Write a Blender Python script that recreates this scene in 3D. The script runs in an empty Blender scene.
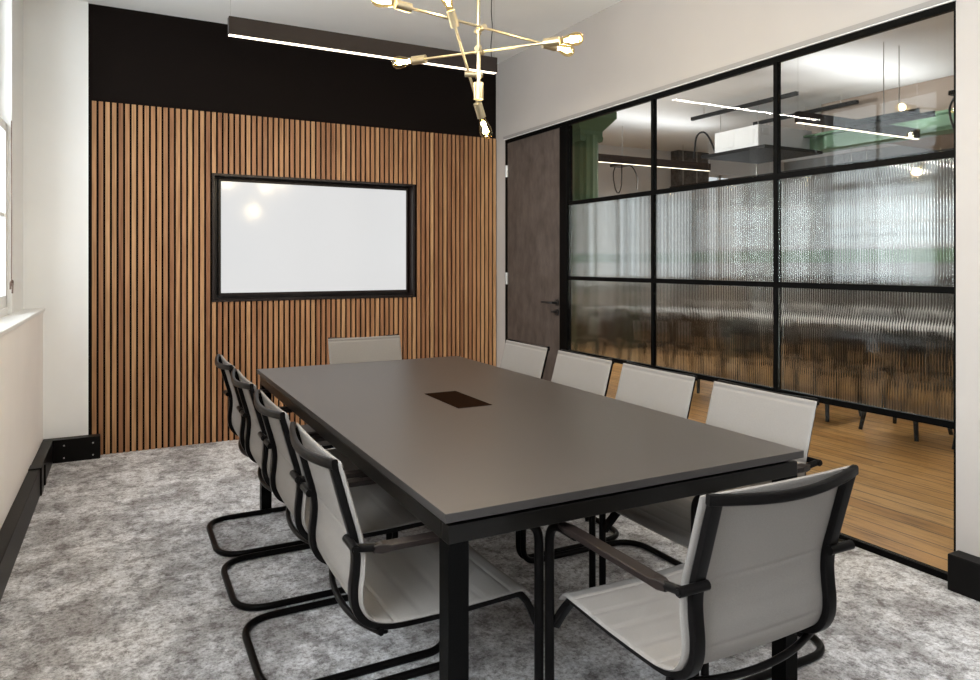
import bpy, bmesh, math, random
from mathutils import Vector, Matrix
random.seed(7)
S = bpy.context.scene
COL = S.collection
PI = math.pi

# ---------------------------------------------------------------- camera
TH = 0.4932
cam_d = bpy.data.cameras.new('camera'); cam = bpy.data.objects.new('camera', cam_d); COL.objects.link(cam)
cam_d.sensor_width = 36.0; cam_d.lens = 711.54/980*36.0
cam_d.shift_y = -(340-263.29)/980
cam.location = (0, 0, 1.3); cam.rotation_euler = (PI/2, 0, -TH)
cam_d.clip_start = 0.05
S.camera = cam

# ---------------------------------------------------------------- world, daylight, exposure
w = bpy.data.worlds.new('overcast_sky'); S.world = w; w.use_nodes = True
w.node_tree.nodes['Background'].inputs[0].default_value = (0.90, 0.95, 1.0, 1)
w.node_tree.nodes['Background'].inputs[1].default_value = .6
S.view_settings.view_transform = 'Standard'; S.view_settings.look = 'None'
S.view_settings.exposure = 0.47; S.view_settings.gamma = 1.0; S.view_settings.use_curve_mapping = False

def area(name, loc, rot, sx, sy, power, color):
    l = bpy.data.lights.new(name, 'AREA'); l.shape = 'RECTANGLE'; l.size = sx; l.size_y = sy
    l.energy = power; l.color = color
    o = bpy.data.objects.new(name, l); o.location = loc; o.rotation_euler = rot; COL.objects.link(o); return o
# daylight areas: left wall window, office windows, and added ones out of view
area('window_daylight', (-0.95, 4.35, 2.0), (0, -PI/2, 0), 1.9, 1.5, 46, (0.90, 0.95, 1.0))
area('window_daylight', (-0.95, 0.9, 2.0), (0, -PI/2, 0), 1.9, 1.7, 220, (0.90, 0.95, 1.0))  # added source on the unseen part of the left wall, brightens the room
area('rear_window_daylight', (1.3, -2.15, 2.0), (PI/2, 0, PI), 2.2, 1.7, 155, (0.90, 0.95, 1.0))  # added unseen source behind the camera, brightens pier and slats
area('office_window_daylight', (11.6, 2.9, 1.9), (0, PI/2, 0), 1.0, 5.5, 3.5, (0.93, 0.97, 1.0))
area('office_window_daylight', (9.75, 9.6, 1.9), (-PI/2, 0, 0), 1.9, 1.9, 8, (0.93, 0.97, 1.0))

area('office_window_daylight', (7.0, -2.75, 1.95), (PI/2, 0, PI), 4.6, 1.7, 720, (0.97, 0.98, 1.0))  # added unseen source in the near office wall, brightens the office

# ---------------------------------------------------------------- material helpers
def mat(name, color=(.5,.5,.5), rough=.5, metal=0., spec=.5, coat=0.):
    m = bpy.data.materials.new(name); m.use_nodes = True
    b = m.node_tree.nodes['Principled BSDF']
    b.inputs['Base Color'].default_value = (*color, 1); b.inputs['Roughness'].default_value = rough
    b.inputs['Metallic'].default_value = metal; b.inputs['Specular IOR Level'].default_value = spec
    b.inputs['Coat Weight'].default_value = coat
    m.diffuse_color = (*color, 1)
    return m
def N(m, t, **kw):
    n = m.node_tree.nodes.new(t)
    for k, v in kw.items(): setattr(n, k, v)
    return n
def L(m, a, b): m.node_tree.links.new(a, b)
def bsdf(m): return m.node_tree.nodes['Principled BSDF']
def ramp(m, stops):
    r = N(m, 'ShaderNodeValToRGB'); e = r.color_ramp.elements
    while len(e) < len(stops): e.new(.5)
    for x, (p, c) in zip(e, stops): x.position = p; x.color = (*c, 1)
    return r
def objvec(m, scale=(1,1,1)):
    t = N(m, 'ShaderNodeTexCoord'); mp = N(m, 'ShaderNodeMapping'); mp.inputs['Scale'].default_value = scale
    L(m, t.outputs['Object'], mp.inputs['Vector']); return mp.outputs[0]
def noise(m, vec, scale, detail=3., rough=.55):
    n = N(m, 'ShaderNodeTexNoise'); n.inputs['Scale'].default_value = scale; n.inputs['Detail'].default_value = detail
    n.inputs['Roughness'].default_value = rough; L(m, vec, n.inputs['Vector']); return n.outputs['Fac']
def bump(m, h, strength, dist):
    b = N(m, 'ShaderNodeBump'); b.inputs['Strength'].default_value = strength; b.inputs['Distance'].default_value = dist
    L(m, h, b.inputs['Height']); L(m, b.outputs[0], bsdf(m).inputs['Normal'])
def mixcol(m, f, a, b, blend='MIX'):
    n = N(m, 'ShaderNodeMix', data_type='RGBA', blend_type=blend)
    for s, v in ((0, f), (6, a), (7, b)):
        if isinstance(v, (int, float)): n.inputs[s].default_value = v
        elif isinstance(v, tuple): n.inputs[s].default_value = (*v, 1)
        else: L(m, v, n.inputs[s])
    return n.outputs[2]
def math_(m, op, a, b=0.):
    n = N(m, 'ShaderNodeMath', operation=op)
    for i, v in enumerate((a, b)):
        if isinstance(v, (int, float)): n.inputs[i].default_value = v
        else: L(m, v, n.inputs[i])
    return n.outputs[0]
def emis(name, color, strength):
    m = mat(name, (0.8,.8,.8)); b = bsdf(m)
    b.inputs['Emission Color'].default_value = (*color, 1); b.inputs['Emission Strength'].default_value = strength
    return m

def plaster(name, color, rough=.75, spec=.25):
    m = mat(name, color, rough, spec=spec)
    v = objvec(m); n = noise(m, v, 1.3, 4)
    r = ramp(m, [(.3, tuple(c*.96 for c in color)), (.7, tuple(min(1,c*1.03) for c in color))]); L(m, n, r.inputs[0])
    L(m, r.outputs[0], bsdf(m).inputs['Base Color'])
    bump(m, noise(m, v, 90, 2), .06, .002); return m
M = {}
M['white_wall'] = plaster('white_wall_paint', (.90, .865, .84))
M['pier_wall'] = plaster('bright_white_wall_paint', (.90, .905, .905))
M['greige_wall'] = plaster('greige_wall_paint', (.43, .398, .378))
M['ceiling'] = plaster('ceiling_paint', (.84, .84, .83))
M['black_wall'] = plaster('black_wall_paint', (.0085, .006, .0052), .7, .05)
M['gloss_white'] = mat('white_gloss_paint', (.78, .78, .77), .3)
M['black_metal'] = mat('black_powder_coat', (.002, .002, .002), .45, spec=.05)
M['trunk'] = mat('black_trunking', (.0045, .004, .004), .4, spec=.12)
M['chair_metal'] = mat('black_chair_coating', (.0045, .004, .004), .3, spec=.06)
M['arm_pad'] = mat('dark_brown_arm_pad', (.013, .009, .008), .4, spec=.2)
M['apron'] = mat('black_semi_gloss_coat', (.005, .0045, .004), .3, spec=.2)
M['brass'] = mat('brushed_brass', (.62, .53, .36), .3, 1.0)
M['steel'] = mat('brushed_steel', (.55, .54, .52), .35, 1.0)
M['bezel'] = mat('dark_bezel', (.016, .010, .009), .35, spec=.3)
M['hatch'] = mat('dark_brown_hatch', (.010, .005, .003), .8, spec=.0)
M['lamp_body'] = mat('dark_grey_lamp_body', (.028, .022, .021), .55, spec=.2)
M['strip'] = emis('lamp_diffuser', (1.0, .86, .66), 2.6)
M['screen'] = mat('display_screen', (.03, .03, .03), .12)
bsdf(M['screen']).inputs['Emission Color'].default_value = (.97, .97, .97, 1); bsdf(M['screen']).inputs['Emission Strength'].default_value = .52
M['green'] = mat('green_gloss_paint', (.15, .27, .16), .45)
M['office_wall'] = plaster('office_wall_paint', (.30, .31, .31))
M['ac_white'] = mat('white_appliance', (.92, .92, .92), .4)
M['ac_grey'] = mat('grey_appliance', (.58, .58, .59), .45)
M['tray'] = mat('dark_cable_tray', (.02, .02, .02), .5, spec=.15)
M['blind_cord'] = mat('brown_cord', (.10, .06, .045), .7)
M['white_laminate'] = mat('white_laminate', (.50, .50, .50), .35)
M['black_plastic'] = mat('black_plastic', (.012, .012, .013), .4)
M['cabinet'] = mat('dark_cabinet', (.016, .013, .011), .45)

# carpet
m = mat('mottled_grey_carpet', (.3,.3,.3), .95, spec=.1); M['carpet'] = m
v = objvec(m, (1.1, .95, 1)); big = noise(m, v, 3.0, 12, .72); mid = noise(m, v, 14, 12, .82); fine = noise(m, objvec(m), 62, 5, .85)
r1 = ramp(m, [(.44, (.35, .34, .345)), (.49, (.455, .455, .47)), (.54, (.60, .60, .615))]); L(m, big, r1.inputs[0])
r2 = ramp(m, [(.445, (.56, .535, .53)), (.475, (.90, .89, .885)), (.53, (1.0, 1.0, 1.0)), (.57, (1.16, 1.16, 1.17))]); L(m, mid, r2.inputs[0])
c = mixcol(m, 1., r1.outputs[0], r2.outputs[0], 'MULTIPLY')
r3 = ramp(m, [(.38, (.50, .49, .49)), (.48, (.98, .98, .98)), (.62, (1.3, 1.3, 1.3))]); L(m, fine, r3.inputs[0])
L(m, mixcol(m, 1., c, r3.outputs[0], 'MULTIPLY'), bsdf(m).inputs['Base Color'])
bump(m, fine, .6, .004)

# slat wood: tone per slat, grain along it
m = mat('oiled_walnut_slat', (.4,.2,.1), .5, spec=.3); M['slat'] = m
t = N(m, 'ShaderNodeTexCoord'); sx = N(m, 'ShaderNodeSeparateXYZ'); L(m, t.outputs['Object'], sx.inputs[0])
idx = math_(m, 'FLOOR', math_(m, 'DIVIDE', math_(m, 'ADD', sx.outputs[0], .0975), .04), 0)
wn = N(m, 'ShaderNodeTexWhiteNoise', noise_dimensions='1D'); L(m, idx, wn.inputs['W'])
cx = N(m, 'ShaderNodeCombineXYZ'); L(m, math_(m, 'MULTIPLY', idx, 3.7), cx.inputs[1]); L(m, sx.outputs[0], cx.inputs[0]); L(m, sx.outputs[2], cx.inputs[2])
mp = N(m, 'ShaderNodeMapping'); mp.inputs['Scale'].default_value = (26, 1, 1.1); L(m, cx.outputs[0], mp.inputs['Vector'])
gr = noise(m, mp.outputs[0], 2.2, 6, .6)
r1 = ramp(m, [(0, (.29, .135, .066)), (.35, (.37, .185, .090)), (.7, (.44, .235, .114)), (1, (.52, .305, .155))]); L(m, wn.outputs[0], r1.inputs[0])
r2 = ramp(m, [(.32, (.62, .56, .50)), (.55, (1, 1, 1)), (.75, (1.15, 1.12, 1.08))]); L(m, gr, r2.inputs[0])
L(m, mixcol(m, 1., r1.outputs[0], r2.outputs[0], 'MULTIPLY'), bsdf(m).inputs['Base Color'])

# wood floor boards along Y
m = mat('pine_floorboards', (.4,.2,.1), .32, spec=.4); M['boards'] = m
t = N(m, 'ShaderNodeTexCoord'); sx = N(m, 'ShaderNodeSeparateXYZ'); L(m, t.outputs['Object'], sx.inputs[0])
q = math_(m, 'DIVIDE', sx.outputs[0], .135); idx = math_(m, 'FLOOR', q, 0); fr = math_(m, 'FRACT', q, 0)
wn = N(m, 'ShaderNodeTexWhiteNoise', noise_dimensions='1D'); L(m, idx, wn.inputs['W'])
yj = math_(m, 'FLOOR', math_(m, 'DIVIDE', math_(m, 'ADD', sx.outputs[1], math_(m, 'MULTIPLY', wn.outputs[0], 3.)), 2.4), 0)
wn2 = N(m, 'ShaderNodeTexWhiteNoise', noise_dimensions='2D'); cc = N(m, 'ShaderNodeCombineXYZ'); L(m, idx, cc.inputs[0]); L(m, yj, cc.inputs[1]); L(m, cc.outputs[0], wn2.inputs['Vector'])
cx = N(m, 'ShaderNodeCombineXYZ'); L(m, sx.outputs[0], cx.inputs[0]); L(m, sx.outputs[1], cx.inputs[1]); L(m, math_(m, 'MULTIPLY', wn2.outputs[0], 20.), cx.inputs[2])
mp = N(m, 'ShaderNodeMapping'); mp.inputs['Scale'].default_value = (14, 1.2, 1); L(m, cx.outputs[0], mp.inputs['Vector'])
gr = noise(m, mp.outputs[0], 2.5, 7, .62)
r1 = ramp(m, [(0, (.52, .27, .085)), (.5, (.64, .36, .13)), (1, (.74, .44, .18))]); L(m, wn2.outputs[0], r1.inputs[0])
r2 = ramp(m, [(.30, (.45, .40, .34)), (.48, (.95, .93, .9)), (.75, (1.15, 1.12, 1.08))]); L(m, gr, r2.inputs[0])
c = mixcol(m, 1., r1.outputs[0], r2.outputs[0], 'MULTIPLY')
gap = math_(m, 'LESS_THAN', fr, .055)
L(m, mixcol(m, gap, c, (.05, .025, .012)), bsdf(m).inputs['Base Color'])

# leather look door
m = mat('grey_brown_leather_laminate', (.1,.08,.07), .55); M['door'] = m
n1 = noise(m, objvec(m, (1, 1, .45)), 16, 5, .6)
r = ramp(m, [(.3, (.045, .034, .029)), (.7, (.095, .074, .064))]); L(m, n1, r.inputs[0]); L(m, r.outputs[0], bsdf(m).inputs['Base Color'])
bump(m, n1, .2, .003)
# table laminate
m = mat('taupe_grey_laminate', (.105,.092,.085), .36, spec=.5); M['top'] = m
n1 = noise(m, objvec(m), 300, 2); r = ramp(m, [(.3, (.042,.034,.030)), (.7, (.052,.043,.038))]); L(m, n1, r.inputs[0]); L(m, r.outputs[0], bsdf(m).inputs['Base Color'])
M['top_edge'] = mat('dark_grey_edge_band', (.028, .025, .024), .45)
# chair fabric
m = mat('light_grey_sling_leather', (.5,.48,.46), .55, spec=.35); M['sling'] = m
n1 = noise(m, objvec(m), 500, 2); r = ramp(m, [(.3, (.19, .174, .162)), (.7, (.222, .205, .192))]); L(m, n1, r.inputs[0]); L(m, r.outputs[0], bsdf(m).inputs['Base Color'])
bump(m, n1, .15, .0008)
m = mat('dark_stone', (.06,.06,.06), .9); M['stone'] = m
n1 = noise(m, objvec(m), 14, 8, .8); r = ramp(m, [(.35, (.03,.03,.03)), (.65, (.16,.155,.15))]); L(m, n1, r.inputs[0]); L(m, r.outputs[0], bsdf(m).inputs['Base Color'])
m = mat('red_brick', (.3,.12,.08), .9); M['brick'] = m
bt = N(m, 'ShaderNodeTexBrick'); bt.inputs['Scale'].default_value = 2.2; bt.inputs['Color1'].default_value = (.35,.13,.09,1); bt.inputs['Color2'].default_value = (.28,.10,.07,1); bt.inputs['Mortar'].default_value = (.5,.48,.45,1)
L(m, objvec(m), bt.inputs['Vector']); L(m, bt.outputs[0], bsdf(m).inputs['Base Color'])

def fres(nt, ior):   # same reflectance entering and leaving the sheet
    g = nt.nodes.new('ShaderNodeNewGeometry'); mr = nt.nodes.new('ShaderNodeMapRange')
    mr.inputs['To Min'].default_value = ior; mr.inputs['To Max'].default_value = 1/ior
    nt.links.new(g.outputs['Backfacing'], mr.inputs['Value'])
    f_ = nt.nodes.new('ShaderNodeFresnel'); nt.links.new(mr.outputs[0], f_.inputs[0]); return f_
def glassy(name, kind):
    m = bpy.data.materials.new(name); m.use_nodes = True; nt = m.node_tree; nt.nodes.clear()
    out = nt.nodes.new('ShaderNodeOutputMaterial')
    if kind == 'clear':
        tr = nt.nodes.new('ShaderNodeBsdfTransparent'); tr.inputs[0].default_value = (.94, .955, .95, 1)
        gl = nt.nodes.new('ShaderNodeBsdfGlossy'); gl.inputs['Roughness'].default_value = .01
        fr = fres(nt, 1.27)
        mx = nt.nodes.new('ShaderNodeMixShader'); nt.links.new(fr.outputs[0], mx.inputs[0]); nt.links.new(tr.outputs[0], mx.inputs[1]); nt.links.new(gl.outputs[0], mx.inputs[2])
        nt.links.new(mx.outputs[0], out.inputs[0])
    elif kind == 'amber':
        tr = nt.nodes.new('ShaderNodeBsdfTransparent'); tr.inputs[0].default_value = (1, .88, .60, 1)
        gl = nt.nodes.new('ShaderNodeBsdfGlossy'); gl.inputs['Roughness'].default_value = .04; gl.inputs[0].default_value = (1, .9, .7, 1)
        fr = fres(nt, 1.45)
        mx = nt.nodes.new('ShaderNodeMixShader'); nt.links.new(fr.outputs[0], mx.inputs[0]); nt.links.new(tr.outputs[0], mx.inputs[1]); nt.links.new(gl.outputs[0], mx.inputs[2])
        nt.links.new(mx.outputs[0], out.inputs[0])
    else:
        g = nt.nodes.new('ShaderNodeBsdfGlass'); g.inputs['IOR'].default_value = 1.5; g.inputs['Roughness'].default_value = .05
        g.inputs['Color'].default_value = (.93, .95, .94, 1); nt.links.new(g.outputs[0], out.inputs[0])
    return m
M['clear'] = glassy('clear_glass', 'clear'); M['amber'] = glassy('amber_bulb_glass', 'amber'); M['reeded'] = glassy('reeded_glass', 'real')
M['filament'] = emis('bulb_filament', (1.0, .74, .38), 45)

# ---------------------------------------------------------------- mesh helpers
def box(bm, x0, y0, z0, x1, y1, z1, f=None):
    vs = [Vector(p) for p in ((x0,y0,z0),(x1,y0,z0),(x1,y1,z0),(x0,y1,z0),(x0,y0,z1),(x1,y0,z1),(x1,y1,z1),(x0,y1,z1))]
    if f: vs = [f(p) for p in vs]
    v = [bm.verts.new(p) for p in vs]
    for q in ((3,2,1,0),(4,5,6,7),(0,1,5,4),(1,2,6,5),(2,3,7,6),(3,0,4,7)): bm.faces.new([v[i] for i in q])
def nb(): return bmesh.new()
def bxm(*boxes, f=None):
    bm = nb()
    for b in boxes: box(bm, *b, f=f)
    return bm
def obj(name, bm, m, parent=None, smooth=False, bevel=0., loc=None):
    if bevel:
        bmesh.ops.bevel(bm, geom=bm.edges[:], offset=bevel, segments=2, affect='EDGES', profile=.5)
    bmesh.ops.recalc_face_normals(bm, faces=bm.faces[:])
    me = bpy.data.meshes.new(name); bm.to_mesh(me); bm.free()
    if smooth:
        for p in me.polygons: p.use_smooth = True
        try: me.set_sharp_from_angle(angle=math.radians(40))
        except Exception: pass
    for mm in (m if isinstance(m, (list, tuple)) else [m]): me.materials.append(mm)
    o = bpy.data.objects.new(name, me); COL.objects.link(o)
    if parent: o.parent = parent
    if loc: o.location = loc
    return o
def tag(o, label=None, cat=None, group=None, kind=None):
    if label: o['label'] = label
    if cat: o['category'] = cat
    if group: o['group'] = group
    if kind: o['kind'] = kind
    return o
def thing(name, label, cat, loc=(0,0,0), rz=0., group=None):
    o = bpy.data.objects.new(name, None); COL.objects.link(o); o.location = loc; o.rotation_euler = (0,0,rz); o.empty_display_size = .1
    return tag(o, label, cat, group)
def struct(name, bm, m, label, cat, **kw):
    return tag(obj(name, bm, m, **kw), label, cat, kind='structure')
def sth(name, label, cat, loc=(0,0,0)): return tag(thing(name, label, cat, loc), kind='structure')
def dup(root, loc, rz, label):
    def cp(o, par):
        c = o.copy(); COL.objects.link(c); c.parent = par
        for ch in o.children: cp(ch, c)
        return c
    r = cp(root, None); r.location = loc; r.rotation_euler = (0,0,rz); r['label'] = label; return r

def fillet(pts, radii, n=8):
    pts = [Vector(p) for p in pts]; out = [pts[0]]
    for i in range(1, len(pts)-1):
        r = radii[i] if isinstance(radii, (list, tuple)) else radii
        a = (pts[i-1]-pts[i]); b = (pts[i+1]-pts[i]); la, lb = a.length, b.length; a.normalize(); b.normalize()
        ang = a.angle(b); d = min(r/math.tan(ang/2), la*.49, lb*.49)
        p0 = pts[i]+a*d; p1 = pts[i]+b*d
        for k in range(n+1):
            t = k/n; out.append(p0*(1-t)**2 + pts[i]*2*t*(1-t) + p1*t*t)
    out.append(pts[-1]); return out
def spline(pts, n=8):
    pts = [Vector(p) for p in pts]; P = [pts[0]*2-pts[1]]+pts+[pts[-1]*2-pts[-2]]; out = []
    for i in range(1, len(P)-2):
        for k in range(n):
            t = k/n; a, b, c_, d = P[i-1], P[i], P[i+1], P[i+2]
            out.append(.5*((2*b)+(c_-a)*t+(2*a-5*b+4*c_-d)*t*t+(-a+3*b-3*c_+d)*t**3))
    out.append(pts[-1]); return out
def circ(r, n=10, ry=None): return [(r*math.cos(2*PI*i/n), (ry or r)*math.sin(2*PI*i/n)) for i in range(n)]
def rrect(a, b, r):
    o = []
    for cx_, cy_, s in ((a-r,b-r,0),(-a+r,b-r,1),(-a+r,-b+r,2),(a-r,-b+r,3)):
        for k in range(4): t = s*PI/2+k*PI/6; o.append((cx_+r*math.cos(t), cy_+r*math.sin(t)))
    return o
def sweep(bm, path, prof, up=(0,0,1), caps=True, closed=False, scale=None):
    path = [Vector(p) for p in path]; up = Vector(up); n = len(path); rings = []
    prev = None
    for i, p in enumerate(path):
        if closed: t = path[(i+1) % n]-path[i-1]
        else: t = path[min(i+1, n-1)]-path[max(i-1, 0)]
        t.normalize()
        s = t.cross(up if prev is None else prev[1])
        if s.length < 1e-4: s = t.cross(Vector((1,0,0)) if prev is None else prev[0].cross(t))
        s.normalize(); u = s.cross(t).normalized(); prev = (s, u)
        k = scale[i] if scale else 1.
        rings.append([bm.verts.new(p+s*a*k+u*b*k) for a, b in prof])
    m_ = len(prof); R = range(n if closed else n-1)
    for i in R:
        A, B = rings[i], rings[(i+1) % n]
        for j in range(m_): bm.faces.new((A[j], A[(j+1)%m_], B[(j+1)%m_], B[j]))
    if caps and not closed: bm.faces.new(rings[0][::-1]); bm.faces.new(rings[-1])
def tube(path, r, n=10, bm=None):
    bm = bm or nb(); sweep(bm, path, circ(r, n)); return bm
def cyl(bm, a, b, r, n=14, r2=None):
    a, b = Vector(a), Vector(b); d = (b-a).normalized(); h_ = Vector((0,0,1)) if abs(d.z) < .9 else Vector((1,0,0))
    s = d.cross(h_).normalized(); u = s.cross(d); r2 = r if r2 is None else r2
    A = [bm.verts.new(a+(s*math.cos(2*PI*i/n)+u*math.sin(2*PI*i/n))*r) for i in range(n)]
    B = [bm.verts.new(b+(s*math.cos(2*PI*i/n)+u*math.sin(2*PI*i/n))*r2) for i in range(n)]
    for i in range(n): bm.faces.new((A[i], A[(i+1)%n], B[(i+1)%n], B[i]))
    bm.faces.new(A[::-1]); bm.faces.new(B)
def lathe(bm, origin, axis, prof, n=18):
    o = Vector(origin); d = Vector(axis).normalized(); h_ = Vector((0,0,1)) if abs(d.z) < .9 else Vector((1,0,0))
    s = d.cross(h_).normalized(); u = s.cross(d); R = []
    for t, r in prof:
        if r < 1e-5: R.append([bm.verts.new(o+d*t)])
        else: R.append([bm.verts.new(o+d*t+(s*math.cos(2*PI*i/n)+u*math.sin(2*PI*i/n))*r) for i in range(n)])
    for A, B in zip(R, R[1:]):
        for i in range(n):
            j = (i+1) % n
            if len(A) == 1: bm.faces.new((A[0], B[i], B[j]))
            elif len(B) == 1: bm.faces.new((A[i], A[j], B[0]))
            else: bm.faces.new((A[i], A[j], B[j], B[i]))
    for E_ in (R[0], R[-1]):
        if len(E_) > 1: bm.faces.new(E_)
def wallbm(axis, t0, t1, u0, u1, z0, z1, holes, f=None):
    """wall slab; axis 'x': thickness along x, u = y; axis 'y': thickness along y, u = x"""
    us = sorted({u0, u1, *[h[0] for h in holes], *[h[1] for h in holes]}); zs = sorted({z0, z1, *[h[2] for h in holes], *[h[3] for h in holes]})
    bm = nb(); V = {}
    def vert(t, i, k):
        key = (t, i, k)
        if key not in V:
            p = Vector((t0 if t == 0 else t1, us[i], zs[k])) if axis == 'x' else Vector((us[i], t0 if t == 0 else t1, zs[k]))
            V[key] = bm.verts.new(f(p) if f else p)
        return V[key]
    def solid(i, k):
        if i < 0 or k < 0 or i >= len(us)-1 or k >= len(zs)-1: return False
        uc, zc = (us[i]+us[i+1])/2, (zs[k]+zs[k+1])/2
        return not any(h[0] < uc < h[1] and h[2] < zc < h[3] for h in holes)
    for i in range(len(us)-1):
        for k in range(len(zs)-1):
            if not solid(i, k): continue
            for t in (0, 1): bm.faces.new([vert(t, i, k), vert(t, i+1, k), vert(t, i+1, k+1), vert(t, i, k+1)])
            if not solid(i-1, k): bm.faces.new([vert(0, i, k), vert(1, i, k), vert(1, i, k+1), vert(0, i, k+1)])
            if not solid(i+1, k): bm.faces.new([vert(0, i+1, k), vert(1, i+1, k), vert(1, i+1, k+1), vert(0, i+1, k+1)])
            if not solid(i, k-1): bm.faces.new([vert(0, i, k), vert(1, i, k), vert(1, i+1, k), vert(0, i+1, k)])
            if not solid(i, k+1): bm.faces.new([vert(0, i, k+1), vert(1, i, k+1), vert(1, i+1, k+1), vert(0, i+1, k+1)])
    return bm

# ---------------------------------------------------------------- room shell
D = 5.493; RX = 3.023; CZ = 3.054; YB = -1.6
def left(p):   # the left wall runs very slightly out of square
    return Vector((p.x - .372 - .0215*(5.49-p.y), p.y, p.z))
struct('floor', bxm((-.75, YB, -.06, RX+.012, 5.66, 0)), M['carpet'], 'mottled grey loop carpet of the meeting room', 'carpet')
struct('ceiling', bxm((-.9, YB-.15, CZ, RX+.12, 5.8, CZ+.12)), M['ceiling'], 'pale grey painted ceiling of the meeting room', 'ceiling')
struct('wall_back', wallbm('y', 5.512, 5.66, -.114, RX+.02, 0, CZ, [(.673, 2.237, 1.024, 1.949)]), M['black_wall'], 'black painted back wall above and behind the timber slats', 'wall')
struct('wall_back_left', bxm((-.9, 5.485, 0, -.114, 5.66, CZ)), M['pier_wall'], 'white pier between the window and the slatted wall', 'wall')
HOLES = [(3.55, 5.485, 1.0, 3.03), (0.0, 1.85, 1.0, 3.03)]  # second opening is added to let more light in
struct('wall_left', wallbm('x', -.42, 0, YB, 5.485, 0, CZ, HOLES, f=left), M['white_wall'], 'white window wall on the left', 'wall')
struct('wall_rear', wallbm('y', YB-.15, YB, -.9, RX+.12, 0, CZ, [(.1, 2.5, 1.0, 2.95)]), M['white_wall'], 'white wall behind the viewer', 'wall')  # opening is added for the rear light
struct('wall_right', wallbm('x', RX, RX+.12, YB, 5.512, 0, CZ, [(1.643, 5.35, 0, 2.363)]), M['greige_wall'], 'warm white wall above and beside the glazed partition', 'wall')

# windows
def window(name, y0, y1, label):
    w_ = sth(name, label, 'window')
    fx = -.108
    zb, zt = 1.0, 3.03
    def lb(*b): return bxm(*b, f=left)
    obj('window_frame', lb((fx-.13, y1-.50, zb, fx, y1, zt), (fx-.13, y0, zb, fx, y0+.18, zt), (fx-.13, y0+.18, zt-.09, fx, y1-.5, zt), (fx-.13, y0+.18, zb, fx-.02, y1-.5, zb+.045)), M['gloss_white'], w_, bevel=.004)
    ya, yb = y0+.18, y1-.5
    mid = 2.08
    def sash(x0, x1, z0, z1, nm):
        s = obj(nm, lb((x0, ya, z0, x1, ya+.055, z1), (x0, yb-.055, z0, x1, yb, z1), (x0, ya, z0, x1, yb, z0+.07), (x0, ya, z1-.05, x1, yb, z1),
                       (x0+.008, ya, (z0+z1)/2-.011, x1-.008, yb, (z0+z1)/2+.011), (x0+.008, (ya+yb)/2-.011, z0, x1-.008, (ya+yb)/2+.011, z1)), M['gloss_white'], w_)
        obj('pane', lb(((x0+x1)/2-.003, ya+.02, z0+.02, (x0+x1)/2+.003, yb-.02, z1-.02)), M['clear'], s)
    sash(fx-.065, fx-.025, zb+.045, mid+.03, 'lower_sash'); sash(fx-.115, fx-.075, mid-.03, zt-.09, 'upper_sash')
    return w_
window('window_1', 3.55, 5.485, 'white timber sash window in the left wall next to the pier')
window('window_2', 0.0, 1.85, 'white timber sash window in the left wall, the one nearer the viewer')  # added window, unseen, only there to bring in light
rw = sth('window_9', 'white framed window in the wall behind the viewer', 'window')  # added window, unseen, gives the rear daylight an opening
obj('window_frame', bxm((.1,YB-.1,1.0,.18,YB-.05,2.95),(2.42,YB-.1,1.0,2.5,YB-.05,2.95),(.18,YB-.1,1.0,2.42,YB-.05,1.08),(.18,YB-.1,2.87,2.42,YB-.05,2.95),(1.27,YB-.1,1.08,1.33,YB-.05,2.87)), M['gloss_white'], rw)
obj('pane', bxm((.15,YB-.078,1.05,2.45,YB-.072,2.9)), M['clear'], rw)
struct('sill_1', bxm((-.12, 3.55, .985, .012, 5.484, 1.006), f=left), M['gloss_white'], 'white sill board under the window beside the pier', 'window sill', bevel=.004)
struct('sill_2', bxm((-.12, 0.0, .985, .012, 1.85, 1.006), f=left), M['gloss_white'], 'white sill board under the window nearer the viewer', 'window sill', bevel=.004)
# blind cord with cleat on the window frame
bc = thing('blind_cord', 'thin brown blind cord with a small hook hanging beside the sash window', 'cord', (-.475, 4.79, 0))
obj('cord', tube([(0,0,2.10),(0.001,0,1.6),(0,0,1.17)], .003, 6), M['blind_cord'], bc)
obj('cleat', tube([(-.0,-.05,1.155),(.0,-.05,1.19),(.005,-.03,1.205),(.006,0,1.20),(.004,.02,1.19),(.002,.02,1.13)], .005, 6), M['blind_cord'], bc)

# trims: black skirting trunking on the left, black skirting on the right
tk = sth('baseboard_left', 'deep black skirting trunking along the window wall and round to the slats', 'skirting')
obj('trunking_run', bxm((.001, 4.78, 0, .06, 5.404, .150), (.001, YB, 0, .058, 4.70, .150), f=left), M['trunk'], tk, bevel=.004)
obj('coupling_cover', bxm((.001, 4.69, 0, .066, 4.79, .156), (.06, 4.86, .01, .070, 4.90, .13), f=left), M['trunk'], tk, bevel=.003)
obj('trunking_return', bxm((-.371, 5.405, 0, -.042, 5.483, .1495)), M['trunk'], tk, bevel=.003)
bm = nb()
for x, z in ((-.30+.05, .11), (-.30+.05, .03), (-.085, .11), (-.085, .03)): cyl(bm, (x, 5.4055, z), (x, 5.4025, z), .005, 8)
obj('screw', bm, M['steel'], tk)
struct('baseboard_right', bxm((2.945, YB, 0, RX-.001, 1.634, .145)), M['trunk'], 'deep black skirting at the foot of the white wall right of the glazing', 'skirting', bevel=.004)
M['trim_grey'] = mat('grey_trim', (.27, .255, .245), .6)  # grey stands for the shade of the reveal over the top rail
struct('trim_2', bxm((RX-.012, 1.643, 2.369, RX-.0005, 5.36, 2.392)), M['trim_grey'], 'slim grey strip on the wall just above the partition', 'trim')
struct('trim_1', bxm((RX-.008, 1.643, 2.3635, RX-.0005, 5.36, 2.3685)), M['gloss_white'], 'thin white trim along the top of the partition', 'trim')

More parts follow.
